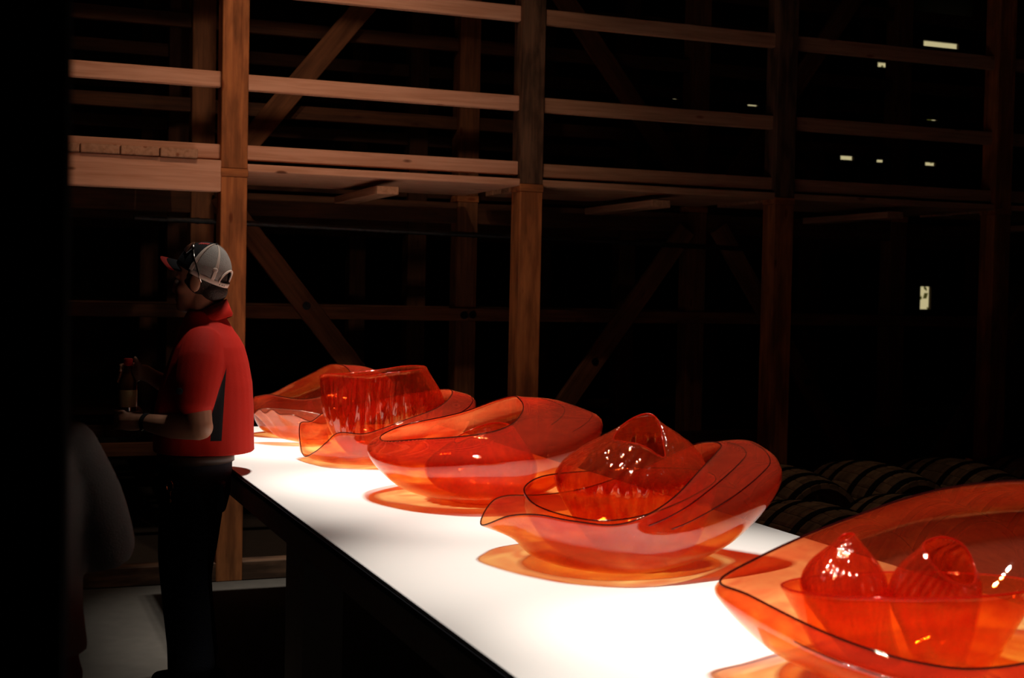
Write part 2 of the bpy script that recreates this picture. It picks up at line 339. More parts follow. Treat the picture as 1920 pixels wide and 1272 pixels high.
# ------------------------------------------------------------------ timber racks
PX = [1.302+1.77*k for k in range(-1, 6)]         # post centres
PWD = 0.145
rnd = random.Random(11)
def rack(name, label, Y, front):
    t = empty(name, (0, 0, 0), label, 'rack')
    for k, x in enumerate(PX):
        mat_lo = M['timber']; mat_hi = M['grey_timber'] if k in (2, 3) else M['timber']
        if not front: mat_hi = mat_lo = M['deep_shade_wood'] if Y > 9 else M['shaded_wood']
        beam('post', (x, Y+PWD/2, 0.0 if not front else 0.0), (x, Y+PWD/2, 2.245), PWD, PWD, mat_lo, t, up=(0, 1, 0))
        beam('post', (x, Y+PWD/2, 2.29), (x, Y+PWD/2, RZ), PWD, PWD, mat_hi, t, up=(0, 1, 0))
        beam('bearing_plate', (x-PWD/2-0.004, Y+PWD/2, 2.2675), (x+PWD/2+0.004, Y+PWD/2, 2.2675), PWD+0.01, 0.045, M['timber'], t)
    levels = [(2.342, 2.424), (2.735, 2.823), (3.255, 3.346)] + [(3.80, 3.89), (4.50, 4.58), (4.95, 5.04)]
    for k in range(len(PX)-1):
        x0, x1 = PX[k]+PWD/2, PX[k+1]-PWD/2
        for (z0, z1) in levels:
            mt = M['pine'] if front and k < 2 else (M['deckwood'] if front else M['deep_shade_wood'])
            dz = rnd.uniform(-0.006, 0.006)
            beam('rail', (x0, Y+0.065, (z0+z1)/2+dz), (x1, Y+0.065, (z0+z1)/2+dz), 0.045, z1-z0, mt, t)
        if front:
            if k == 0:
                beam('header_beam', (x0, Y+0.04, 2.2455), (x1, Y+0.04, 2.2455), 0.09, 0.172, M['pine'], t)
                for j in range(8):
                    xx = x1-0.23-0.205*j
                    beam('deck_plank', (xx, Y-0.03+rnd.uniform(-.008, .008), 2.358), (xx, Y+1.03, 2.358), 0.199, 0.048, M['deckwood'], t)
            else:
                for j in range(7):
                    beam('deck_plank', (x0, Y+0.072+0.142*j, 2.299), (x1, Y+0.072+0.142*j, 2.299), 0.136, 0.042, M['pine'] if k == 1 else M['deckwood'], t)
                xm = PX[k]+0.885
                beam('joist', (xm, Y+0.02, 2.213), (xm, Y+1.03, 2.213), 0.13, 0.046, M['deckwood'], t)
            # floor sill under the posts
            beam('sill', (x0, Y+0.06, 0.054), (x1, Y+0.06, 0.054), 0.12, 0.104, M['grey_timber'], t)
        else:
            beam('rail', (x0-PWD/2, Y-0.02, 1.484), (x1+PWD/2, Y-0.02, 1.484), 0.04, 0.085, M['deep_shade_wood'] if Y > 9 or k == 0 else M['shaded_wood'], t)  # first bay and farther rows get the colour with deeper shade in it
            beam('rail', (x0-PWD/2, Y-0.02, 0.62), (x1+PWD/2, Y-0.02, 0.62), 0.04, 0.085, M['deep_shade_wood'], t)
            beam('header_beam', (x0, Y+0.04, 2.17), (x1, Y+0.04, 2.17), 0.05, 0.14, M['deep_shade_wood'], t)
    return t
front = rack('timber_rack', 'front timber rack with pale pine rails standing behind the white table', 7.52, True)
def bolt(P, parent):
    mb = MB(); mb.tube([(0, 0, 0), (0, -0.008, 0)], 0.026, 14); mb.tube([(0, -0.008, 0), (0, -0.022, 0)], 0.012, 6)
    o = mb.build('bolt', M['iron'], parent); o.location = P; return o
def brace(parent, a, b, Y, bolt_t=None):
    P0, P1 = Vector((a[0], Y, a[1])), Vector((b[0], Y, b[1]))
    o = beam('brace', P0, P1, 0.04, 0.14, M['shaded_wood'], parent, up=Vector((0, -1, 0)).cross(P1-P0))
    if bolt_t is not None:
        c = P0.lerp(P1, bolt_t); q = bolt((c.x, Y-0.021, c.z), parent)
    return o
labels = ['second timber rack row with crossing diagonal braces, deep behind the pine rails', 'third timber rack row in the dark behind the diagonal braces', 'rearmost timber rack row standing before the far wall']
racks = []
for i, Y in enumerate((8.65, 9.78, 11.5)):
    racks.append(rack('timber_rack', labels[i], Y, False))
r2 = racks[0]; YB = 8.60
brace(r2, (1.40, 2.22), (2.85, 0.42), YB, 0.385)
brace(r2, (1.42, 2.36), (2.95, 4.28), YB)
brace(r2, (3.15, 4.37), (4.75, 2.40), YB)
brace(r2, (4.72, 2.12), (3.30, 0.22), YB, 0.50)
brace(r2, (4.98, 2.14), (6.40, 0.10), YB, 0.55)
brace(r2, (5.05, 2.44), (6.45, 4.40), YB)
brace(r2, (8.15, 2.08), (6.80, 0.10), YB)
for x in (PX[2],):
    bolt((x-0.03, 8.65-0.045, 1.48), r2); bolt((x+0.03, 8.65-0.045, 1.485), r2)
# black sprinkler pipe under the deck
def pipe():
    a, b = on_y(250, 408, 8.1), on_y(1420, 468, 8.1)
    mb = MB(); r = random.Random(3); pts, rad = [], []
    for i in range(241):
        t = i/240; pts.append(a*(1-t)+b*t); rad.append(0.017+(0.004*r.random() if i % 3 == 0 else 0))
    mb.tube(pts, rad, 10); o = mb.build('pipe', plain('wet_black_pipe', (0.02, 0.02, 0.02), 0.2, 0.6, spec=0.8, bump=0.5, bscale=150), smooth=True)
    tag(o, 'thin black pipe running along beneath the rack deck', 'pipe')
pipe()

# ------------------------------------------------------------------ barrels
def barrel_proto():
    t = empty('whiskey_barrel', (0, 0, 0)); n = 24; Lh = 0.44
    prof = lambda s: 0.315-0.055*s*s              # radius along the length, s in -1..1
    st = MB(); v, f = [], []; da = math.pi/n*0.965
    for s in range(9):
        q = -1+2*s/8; r = prof(q)
        for (a, rr) in ((-da, r-0.004), (-da*0.6, r), (da*0.6, r), (da, r-0.004), (da, r-0.028), (-da, r-0.028)):
            v.append((rr*math.sin(a), q*Lh, rr*math.cos(a)))
    for s in range(8):
        for j in range(6): f.append((s*6+j, s*6+(j+1) % 6, (s+1)*6+(j+1) % 6, (s+1)*6+j))
    f += [tuple(range(6))[::-1], tuple(48+j for j in range(6))]
    me = mesh('stave', v, f); me.materials.append(M['oak'])
    for j in range(n):
        o = link('stave', me, None, t); o.rotation_euler = (0, 2*math.pi*j/n, 0)
    for q in (-0.93, -0.62, -0.27, 0.27, 0.62, 0.93):
        hv, hf = [], []; k = 36
        for j in range(k):
            a = 2*math.pi*j/k
            for (dq, dr) in ((-0.05, -0.001), (-0.05, 0.004), (0.05, 0.004), (0.05, -0.001)):
                r = prof(q+dq)+dr; hv.append((r*math.sin(a), (q+dq)*Lh, r*math.cos(a)))
        for j in range(k):
            for i in range(4): hf.append((j*4+i, j*4+(i+1) % 4, ((j+1) % k)*4+(i+1) % 4, ((j+1) % k)*4+i))
        link('hoop', mesh('hoop', hv, hf), M['iron'], t)
    for s in (-1, 1):
        mb = MB(); mb.tube([(0, s*(Lh-0.035), 0), (0, s*(Lh-0.055), 0)], 0.245, 36); mb.build('head', M['oak'], t)
    mb = MB(); mb.tube([(0, 0, 0.30), (0, 0, 0.325)], 0.025, 14); mb.build('bung', M['timber'], t)
    return t
def copy_tree(o, parent=None):
    c = o.copy(); col.objects.link(c); c.parent = parent
    for ch in list(o.children): copy_tree(ch, c)
    return c
bp0 = barrel_proto(); first = True
bl = {5.6: ('front barrel row', 'first row of barrels'),
      6.95: ('rear barrel row before the rack', 'second row of barrels')}
for Y, n in ((5.6, 6), (6.95, 7)):
    for k in range(n):
        o = bp0 if first else copy_tree(bp0); first = False
        o.location = (3.85+0.66*k, Y+rnd.uniform(-.03, .03), 0.318); o.rotation_euler = (0, rnd.uniform(-1, 1), rnd.uniform(-.02, .02))
        tag(o, 'oak barrel lying %s from the table in the %s' % (('nearest', 'second', 'third', 'fourth', 'fifth', 'sixth', 'seventh')[k], bl[Y][0]), 'barrel', bl[Y][1])

# ------------------------------------------------------------------ foreground post
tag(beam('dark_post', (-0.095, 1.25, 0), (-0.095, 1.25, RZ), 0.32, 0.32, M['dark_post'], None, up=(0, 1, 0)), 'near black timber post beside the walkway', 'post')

# ------------------------------------------------------------------ table
TX0, TX1, TY0, TY1 = 0.956, 2.362, 0.9, 7.15
tbl = empty('display_table', (0, 0, 0), 'long white topped display table carrying red glass', 'table')
me = bevel_box_mesh('table_top', TX1-TX0, TY1-TY0, 0.012, 0.002); o = link('table_top', me, M['white'], tbl); o.location = ((TX0+TX1)/2, (TY0+TY1)/2, ZT-0.006)
box('edge_strip', TX0-0.003, TX0+0.02, TY0, TY1, ZT-0.03, ZT-0.0125, M['table_edge'], tbl)
box('apron', TX0+0.002, TX0+0.03, TY0, TY1, ZT-0.115, ZT-0.0305, M['table_grey'], tbl)
box('edge_strip', TX1-0.02, TX1+0.003, TY0, TY1, ZT-0.03, ZT-0.0125, M['table_edge'], tbl)
box('apron', TX1-0.03, TX1-0.002, TY0, TY1, ZT-0.115, ZT-0.0305, M['table_grey'], tbl)
box('apron', TX0+0.031, TX1-0.031, TY1-0.03, TY1-0.002, ZT-0.115, ZT-0.0125, M['table_grey'], tbl)
box('apron', TX0+0.031, TX1-0.031, TY0+0.002, TY0+0.03, ZT-0.115, ZT-0.0125, M['table_grey'], tbl)
for y0 in (1.0, 4.20, 6.85):
    for s in (0, 1):
        x0 = TX0+0.006 if s == 0 else TX1-0.006-0.13
        box('leg', x0, x0+0.13, y0, y0+0.26, 0, ZT-0.1155, M['table_grey'], tbl)

# ------------------------------------------------------------------ blown glass
def spline(P, n):
    """closed curve through P, n samples"""
    P = np.array(P, float); k = len(P); out = []
    for i in range(n):
        u = i/n*k; j = int(u); t = u-j
        a, b, c, d = P[(j-1) % k], P[j % k], P[(j+1) % k], P[(j+2) % k]
        out.append(0.5*((2*b)+(c-a)*t+(2*a-5*b+4*c-d)*t*t+(3*b-a-3*c+d)*t**3))
    return np.array(out)
def catmull(ctrl, steps):
    out = []; k = len(ctrl)
    for i in range(k-1):
        a = ctrl[i-1] if i > 0 else 2*ctrl[0]-ctrl[1]; b = ctrl[i]; c = ctrl[i+1]; d = ctrl[i+2] if i < k-2 else 2*ctrl[-1]-ctrl[-2]
        for s in range(steps):
            t = s/steps; out.append(0.5*((2*b)+(c-a)*t+(2*a-5*b+4*c-d)*t*t+(3*b-a-3*c+d)*t**3))
    out.append(ctrl[-1]); return out
NU = 132
def vessel(name, label, base, rb, rim, belly, mat, zb=ZT+0.002, lip=0.0021, lipmat='lip', threads=(), flutes=None, thick=0.004, low=(0.62, 0.28), D0=None, cat='bowl', group=None):
    bx, by = base; C = np.array([bx, by, zb]); D = D0 or depth(C)
    conv = lambda L: [at_depth(px, py, D+d) for px, py, d in L]
    R = spline(conv(rim), NU); B = spline(conv(belly), NU)
    B[:, 2] = np.maximum(B[:, 2], zb+0.03)
    if flutes:
        k, amp = flutes
        for i in range(NU):
            w = math.cos(2*math.pi*i/NU*k); d = B[i]-C; d[2] = 0; d /= np.linalg.norm(d)
            B[i] += d*amp*w
    dirs = B-C; dirs[:, 2] = 0; dirs /= np.linalg.norm(dirs, axis=1)[:, None]
    ring = lambda r, z: C+dirs*r+np.array([0, 0, z])
    base_r = ring(rb, 0.0)
    lowr = base_r*(1-low[0])+B*low[0]; lowr[:, 2] = zb+(B[:, 2]-zb)*low[1]
    rows = [ring(rb*0.12, 0.010), ring(rb*0.55, 0.008)]+catmull([ring(rb*0.92, 0.0025), base_r+np.array([0, 0, 0.004]), lowr, B, R], 9)
    for r_ in rows: r_[:, 2] = np.maximum(r_[:, 2], zb)
    nv = len(rows); V = np.concatenate(rows)-C; F = []
    for i in range(nv-1):
        for j in range(NU): F.append((i*NU+j, i*NU+(j+1) % NU, (i+1)*NU+(j+1) % NU, (i+1)*NU+j))
    F.append(tuple(range(NU))[::-1])
    root = empty(name, tuple(C), label, cat, group)
    o = link('wall', mesh(name, V, F), mat, root, True)
    sm = o.modifiers.new('thickness', 'SOLIDIFY'); sm.thickness = thick; sm.offset = 0
    if lip:
        mb = MB(); mb.tube(R-C, lip, 8, True); mb.build('lip_wrap', M[lipmat], root, True)
    for (v, a0, a1, r) in threads:
        row = rows[int(v*(nv-1))]; i0, i1 = int(a0*NU), int(a1*NU)
        pts = [row[i % NU]-C+dirs[i % NU]*0.003 for i in range(i0, i1+1)]
        mb = MB(); mb.tube(pts, r, 6, a1-a0 >= 1.0 and False); mb.build('glass_thread', M['lip'], root, True)
    return root
def ell_ring(cx, cy, hw, hd, tilt=0.0, fwd=0.0, n=12, d0=0.0, drop=0.0):
    """ring round (cx, cy): hw pixels wide, hd metres deep; tilt lifts the far side, fwd the right side (pixels)"""
    L = []
    for i in range(n):
        a = math.pi-2*math.pi*i/n*-1.0
        c, s = math.cos(a), math.sin(a)
        L.append((cx+hw*c, cy-tilt*s-fwd*c, d0+hd*s))
    return L

G = 'red blown glass on the white table'
# group at the far end
vessel('glass_bowl', 'farthest wide red glass bowl, its orange inside open beside the man', (1.50, 6.66), 0.13,
    [(478, 744, 0), (504, 740, -.08), (527, 744, -.15), (562, 749, -.17), (594, 746, -.17), (630, 735, -.13), (655, 715, -.05), (658, 700, .03), (646, 687, .1), (630, 683, .14), (612, 686, .17), (585, 700, .2), (545, 720, .18), (509, 738, .1)],
    [(470, 762, 0), (482, 772, -.1), (520, 780, -.15), (560, 783, -.18), (610, 783, -.18), (670, 768, -.16), (715, 745, -.08), (738, 722, .03), (715, 704, .1), (675, 698, .16), (620, 720, .24), (570, 740, .26), (520, 750, .2), (485, 755, .1)],
    M['red_glass'])
vessel('glass_shell', 'pale peach fluted glass shell flaring out at the far table end', (1.50, 6.28), 0.06,
    [(477, 776, 0), (486, 768, -.04), (497, 775, -.07), (510, 768, -.10), (524, 777, -.12), (548, 778, -.13), (580, 790, -.12), (605, 795, -.07), (620, 790, 0), (612, 782, .03), (580, 773, .04), (540, 768, .04), (505, 766, .04), (487, 768, .02)],
    [(492, 790, 0), (503, 788, -.03), (515, 795, -.05), (529, 792, -.07), (546, 800, -.09), (566, 805, -.10), (588, 810, -.09), (606, 810, -.05), (614, 805, 0), (606, 799, .02), (582, 792, .03), (555, 788, .03), (526, 786, .03), (504, 786, .02)],
    M['peach_glass'], lip=0.0015, cat='glass shell')
# second group: wide bowl holding a tall vessel and two small bulbs
vessel('glass_bowl', 'wide wavy red glass bowl holding the tall straight-sided vessel', (1.545, 5.60), 0.15,
    [(568, 853, -.05), (590, 848, -.15), (612, 830, -.22), (635, 812, -.25), (681, 814, -.27), (720, 803, -.26), (756, 789, -.23), (814, 768, -.15), (840, 750, -.06), (848, 735, .02), (835, 730, .1), (790, 735, .2), (700, 750, .28), (620, 768, .25), (585, 790, .15), (562, 797, .05)],
    [(570, 858, -.05), (598, 862, -.14), (625, 860, -.2), (650, 858, -.24), (700, 848, -.27), (750, 836, -.27), (800, 820, -.24), (850, 795, -.16), (883, 777, -.05), (892, 763, .03), (880, 752, .12), (820, 760, .25), (720, 790, .32), (640, 810, .28), (590, 830, .18), (566, 842, .05)],
    M['red_glass'], threads=((0.86, 0.40, 0.60, 0.0018),))
vessel('glass_vase', 'tall clear red glass vessel with ribbed sides and flat wavy mouth', (1.60, 5.62), 0.13,
    [(600, 706, 0), (617, 701, -.08), (665, 704, -.14), (700, 703, -.16), (740, 698, -.15), (780, 694, -.10), (799, 689, 0), (785, 686, .08), (755, 687, .13), (715, 693, .15), (670, 698, .13), (625, 702, .08)],
    [(607, 766, 0), (622, 772, -.07), (665, 776, -.13), (705, 776, -.15), (745, 773, -.14), (798, 768, -.09), (831, 758, 0), (813, 750, .08), (760, 746, .13), (715, 748, .15), (665, 753, .13), (622, 759, .08)],
    M['ribbed_glass'], zb=ZT+0.03, low=(0.55, 0.38), cat='vase', lipmat='red_lip', flutes=(24, 0.005))
def bulb(label, c, r, h, mat):
    mb = MB(); rows, n = 12, 28; v, f = [], []
    for i in range(rows):
        t = i/(rows-1); rr = r*math.cos(t*math.pi/2*0.98)**0.6
        for j in range(n):
            a = 2*math.pi*j/n; k = 1+0.03*math.cos(5*a)
            v.append((rr*k*math.cos(a), rr*k*math.sin(a), h*math.sin(t*math.pi/2)))
    for i in range(rows-1):
        for j in range(n): f.append((i*n+j, i*n+(j+1) % n, (i+1)*n+(j+1) % n, (i+1)*n+j))
    f.append(tuple((rows-1)*n+j for j in range(n)))
    mb.add(v, f); o = mb.build('glass_bulb', mat, None, True); o.location = c
    tag(o, label, 'glass bulb')
    s = o.modifiers.new('thickness', 'SOLIDIFY'); s.thickness = 0.003; s.offset = -1
bulb('left small orange glass bulb inside the tall ribbed vessel', (1.545, 5.61, ZT+0.048), 0.058, 0.10, M['orange_glass'])
bulb('right small red glass bulb inside the tall ribbed vessel', (1.665, 5.63, ZT+0.048), 0.050, 0.11, M['red_glass'])
# third group: closed-in boat bowl with a ribbed vessel inside
vessel('glass_bowl', 'boat-shaped red glass bowl with curled-in mouth and pointed side lobe', (1.66, 4.46), 0.13,
    [(713, 820, .05), (726, 828, -.06), (785, 824, -.15), (822, 822, -.19), (880, 817, -.2), (930, 808, -.18), (962, 794, -.12), (978, 775, -.03), (981, 760, .03), (973, 748, .08), (961, 743, .10), (927, 752, .14), (878, 770, .2), (836, 781, .22), (768, 795, .2), (731, 808, .13)],
    [(690, 846, .05), (703, 862, -.1), (760, 872, -.25), (820, 870, -.32), (890, 866, -.35), (970, 858, -.3), (1040, 843, -.2), (1105, 812, -.08), (1127, 791, .03), (1112, 780, .09), (1045, 763, .12), (980, 775, .3), (900, 800, .38), (840, 815, .4), (760, 825, .35), (705, 833, .18)],
    M['red_glass'], threads=((0.90, 0.42, 0.62, 0.0012), (0.84, 0.42, 0.60, 0.0010)), low=(0.60, 0.30))
vessel('glass_vase', 'rounded ribbed red vessel sitting inside the boat-shaped bowl', (1.68, 4.44), 0.09,
    [(852, 826, 0), (858, 831, -.05), (880, 822, -.09), (905, 817, -.1), (930, 818, -.09), (955, 812, -.05), (964, 803, 0), (950, 795, .05), (930, 793, .08), (905, 798, .09), (880, 808, .08), (860, 818, .04)],
    ell_ring(902, 868, 100, 0.17, 14, 0, 12),
    M['ribbed_glass'], zb=ZT+0.016, low=(0.8, 0.35), cat='vase', lipmat='red_lip', flutes=(24, 0.005))
# fourth group
vessel('glass_bowl', 'large red glass bowl with drawn-out spout lip and tall curled side', (1.62, 3.30), 0.15,
    [(903, 985, 0), (955, 968, -.12), (1010, 966, -.20), (1070, 977, -.26), (1150, 985, -.29), (1210, 968, -.28), (1265, 932, -.22), (1310, 885, -.12), (1343, 850, 0), (1352, 835, .06), (1332, 829, .12), (1290, 838, .2), (1200, 880, .30), (1100, 915, .33), (1020, 928, .3), (945, 931, .2), (915, 950, .1)],
    [(960, 1008, 0), (990, 1015, -.1), (1030, 1020, -.17), (1080, 1025, -.23), (1150, 1028, -.27), (1220, 1022, -.27), (1300, 1000, -.22), (1390, 955, -.12), (1450, 910, -.02), (1465, 885, .05), (1445, 855, .10), (1390, 840, .17), (1250, 900, .33), (1130, 945, .35), (1050, 965, .3), (985, 975, .2), (962, 990, .1)],
    M['red_glass'], threads=((0.93, 0.30, 0.62, 0.0016), (0.85, 0.33, 0.62, 0.0016)), low=(0.60, 0.30))
vessel('glass_bowl', 'oval dark-rimmed red bowl nested in the spouted bowl', (1.66, 3.30), 0.11,
    [(985, 912, 0), (988, 932, -.08), (1010, 950, -.14), (1060, 967, -.2), (1130, 977, -.23), (1210, 966, -.21), (1290, 935, -.14), (1342, 900, 0), (1310, 882, .13), (1220, 878, .2), (1100, 884, .2), (1020, 893, .12)],
    [(990, 960, 0), (1000, 970, -.08), (1030, 982, -.14), (1075, 993, -.18), (1130, 998, -.2), (1210, 990, -.18), (1290, 965, -.12), (1338, 935, 0), (1305, 918, .12), (1220, 915, .19), (1100, 925, .19), (1020, 942, .12)],
    M['orange_glass'], zb=ZT+0.014)
vessel('glass_vase', 'tall crumpled red glass bag with dark oblique mouth, in the spouted bowl', (1.665, 3.305), 0.085,
    [(1150, 823, 0), (1165, 828, -.05), (1195, 833, -.08), (1218, 843, -.08), (1235, 855, -.06), (1247, 856, -.03), (1243, 830, .02), (1238, 800, .06), (1228, 782, .08), (1213, 776, .09), (1190, 783, .08), (1165, 800, .05)],
    [(1047, 882, 0), (1065, 896, -.07), (1120, 905, -.12), (1180, 908, -.14), (1250, 904, -.12), (1306, 893, -.06), (1322, 875, 0), (1302, 848, .06), (1268, 835, .10), (1215, 831, .12), (1130, 846, .11), (1070, 862, .07)],
    M['ribbed_glass'], zb=ZT+0.030, low=(0.60, 0.42), cat='vase', lipmat='red_lip', flutes=(24, 0.005))
bulb('small red glass cup form under the crumpled glass bag', (1.665, 3.305, ZT+0.046), 0.060, 0.085, M['orange_glass'])
# nearest group, cut by the picture's edge
vessel('glass_bowl', 'biggest red glass bowl with black lip and raised back wall', (1.70, 2.125), 0.17,
    [(1350, 1090, 0), (1405, 1117, -.1), (1520, 1175, -.22), (1620, 1215, -.29), (1720, 1243, -.33), (1830, 1255, -.34), (1960, 1235, -.3), (2080, 1180, -.2), (2150, 1100, -.05), (2160, 1030, .05), (2100, 960, .18), (2010, 915, .28), (1920, 902, .33), (1800, 912, .35), (1700, 935, .33), (1600, 970, .27), (1510, 1005, .18), (1420, 1047, .08)],
    [(1348, 1118, 0), (1402, 1160, -.12), (1520, 1222, -.25), (1620, 1262, -.31), (1720, 1288, -.35), (1830, 1298, -.36), (1960, 1278, -.32), (2090, 1220, -.21), (2165, 1140, -.05), (2175, 1070, .05), (2110, 1020, .2), (2010, 985, .31), (1920, 975, .37), (1800, 985, .39), (1700, 1005, .36), (1600, 1035, .3), (1500, 1068, .2), (1410, 1090, .08)],
    M['red_glass'], D0=2.62, lip=0.0026, low=(0.56, 0.38), threads=((0.80, 0.1, 0.3, 0.0014),))
vessel('glass_bowl', 'inner red glass dish lying in the biggest bowl', (1.675, 2.135), 0.14,
    ell_ring(1705, 1098, 240, 0.22, 25, 0, 14), ell_ring(1708, 1142, 218, 0.20, 25, 0, 14),
    M['orange_glass'], zb=ZT+0.018, D0=2.62, low=(0.48, 0.36), lipmat='red_lip')
vessel('glass_vase', 'pink-red peaked glass hump in the biggest bowl, closed side', (1.620, 2.160), 0.05,
    [(1572, 1012, 0), (1577, 1014, -.01), (1584, 1014, -.015), (1592, 1012, -.015), (1599, 1008, -.01), (1602, 1004, 0), (1598, 1001, .01), (1590, 1001, .015), (1582, 1003, .015), (1575, 1008, .01)],
    [(1506, 1090, 0), (1522, 1112, -.06), (1560, 1122, -.09), (1600, 1120, -.09), (1640, 1108, -.06), (1656, 1088, 0), (1645, 1068, .06), (1600, 1055, .09), (1555, 1058, .09), (1518, 1070, .06)],
    M['ribbed_glass'], zb=ZT+0.036, D0=2.60, low=(0.50, 0.42), cat='vase', lipmat='red_lip', flutes=(24, 0.005))
vessel('glass_vase', 'red glass horn with open slanted mouth in the biggest bowl', (1.735, 2.110), 0.05,
    [(1732, 1020, -.02), (1740, 1045, -.06), (1760, 1070, -.07), (1785, 1090, -.06), (1812, 1098, -.03), (1828, 1090, 0), (1826, 1060, .04), (1812, 1030, .06), (1790, 1012, .07), (1760, 1008, .05)],
    [(1672, 1098, 0), (1682, 1125, -.06), (1722, 1138, -.09), (1765, 1142, -.09), (1812, 1135, -.06), (1835, 1115, 0), (1828, 1085, .06), (1790, 1055, .09), (1732, 1048, .09), (1688, 1070, .06)],
    M['ribbed_glass'], zb=ZT+0.036, D0=2.60, low=(0.50, 0.42), cat='vase', lipmat='red_lip', flutes=(24, 0.005))
# ------------------------------------------------------------------ people
M['skin'] = plain('skin', (0.42, 0.20, 0.12), 0.5, vary=0.1, bscale=20)
M['polo'] = plain('red_polo_cloth', (0.47, 0.014, 0.006), 0.8, spec=0.2, bump=0.15, bscale=300, vary=0.08)
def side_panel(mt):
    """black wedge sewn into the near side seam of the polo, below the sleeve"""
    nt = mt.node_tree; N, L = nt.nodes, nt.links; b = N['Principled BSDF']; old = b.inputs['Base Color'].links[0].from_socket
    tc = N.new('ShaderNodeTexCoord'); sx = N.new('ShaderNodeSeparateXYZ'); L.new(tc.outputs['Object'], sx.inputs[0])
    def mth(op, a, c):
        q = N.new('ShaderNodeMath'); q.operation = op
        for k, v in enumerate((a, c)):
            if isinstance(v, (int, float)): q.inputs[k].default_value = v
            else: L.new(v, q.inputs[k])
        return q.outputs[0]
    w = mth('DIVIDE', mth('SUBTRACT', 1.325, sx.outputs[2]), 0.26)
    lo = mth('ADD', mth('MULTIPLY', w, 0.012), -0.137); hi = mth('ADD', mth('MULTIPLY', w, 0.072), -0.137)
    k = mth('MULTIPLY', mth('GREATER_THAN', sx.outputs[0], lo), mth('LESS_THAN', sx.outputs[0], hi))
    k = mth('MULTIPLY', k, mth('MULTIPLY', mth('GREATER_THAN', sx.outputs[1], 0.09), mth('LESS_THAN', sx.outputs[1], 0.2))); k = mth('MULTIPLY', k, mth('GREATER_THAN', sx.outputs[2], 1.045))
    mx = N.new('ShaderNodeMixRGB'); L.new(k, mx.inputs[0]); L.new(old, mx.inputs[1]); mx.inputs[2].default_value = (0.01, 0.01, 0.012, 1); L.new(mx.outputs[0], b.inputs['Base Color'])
M['polo_panelled'] = plain('red_polo_cloth_with_side_panel', (0.47, 0.014, 0.006), 0.8, spec=0.2, bump=0.15, bscale=300, vary=0.08); side_panel(M['polo_panelled'])
M['black_cloth'] = plain('black_cloth', (0.012, 0.012, 0.014), 0.85, spec=0.2)
M['denim'] = plain('dark_denim', (0.014, 0.016, 0.024), 0.85, spec=0.2, bump=0.2, bscale=200)
M['hair'] = plain('dark_hair', (0.025, 0.014, 0.009), 0.6, bump=0.6, bscale=150)
M['cap_mesh'] = plain('grey_cap_mesh', (0.36, 0.33, 0.30), 0.8, spec=0.2, bump=0.6, bscale=420)
M['cap_seam'] = plain('pale_cap_tape', (0.62, 0.50, 0.42), 0.8, spec=0.2)
M['cap_red'] = plain('red_cap_cloth', (0.55, 0.02, 0.012), 0.7)
M['leather'] = plain('brown_leather', (0.05, 0.03, 0.02), 0.5)
M['steel'] = plain('steel', (0.7, 0.66, 0.58), 0.2, 1.0)
M['grey_shirt'] = plain('grey_knit', (0.16, 0.155, 0.15), 0.9, spec=0.1, bump=0.3, bscale=250)
M['maroon'] = plain('maroon_cloth', (0.10, 0.015, 0.012), 0.9)
M['eye'] = plain('eye_white', (0.6, 0.55, 0.5), 0.3)

def rotz(p, a, c=(0, 0)):
    x, y = p[0]-c[0], p[1]-c[1]
    return (c[0]+x*math.cos(a)-y*math.sin(a), c[1]+x*math.sin(a)+y*math.cos(a), p[2])
def arc(c, r, a0, a1, z0, z1=None, n=5):
    z1 = z0 if z1 is None else z1
    return [(c[0]+r*math.cos(math.radians(a0+(a1-a0)*i/(n-1))), c[1]+r*math.sin(math.radians(a0+(a1-a0)*i/(n-1))), z0+(z1-z0)*i/(n-1)) for i in range(n)]
def head_shapes(mb, hz, turn=0.0, s=1.0):
    """skull, jaw, nose, lips, brow and ears; hz = height of the eye line"""
    rot = Matrix.Rotation(turn, 3, 'Z')
    def e(c, r): mb.ell(rot @ Vector((c[0]*s, c[1]*s, 0))+Vector((0, 0, hz+c[2]*s)), [k*s for k in r], rot)
    e((-0.005, 0, 0.035), (0.098, 0.077, 0.095)); e((0.030, 0, -0.045), (0.066, 0.060, 0.080))
    e((0.062, 0, -0.098), (0.034, 0.036, 0.026)); e((0.092, 0, -0.025), (0.020, 0.013, 0.030)); e((0.100, 0, -0.036), (0.015, 0.016, 0.012))
    e((0.083, 0, -0.066), (0.018, 0.026, 0.008)); e((0.080, 0, -0.077), (0.018, 0.024, 0.009)); e((0.070, 0, 0.018), (0.026, 0.055, 0.014))
    for q in (-1, 1):
        e((-0.012, q*0.078, -0.010), (0.024, 0.010, 0.034)); e((0.045, q*0.042, -0.030), (0.035, 0.024, 0.026))
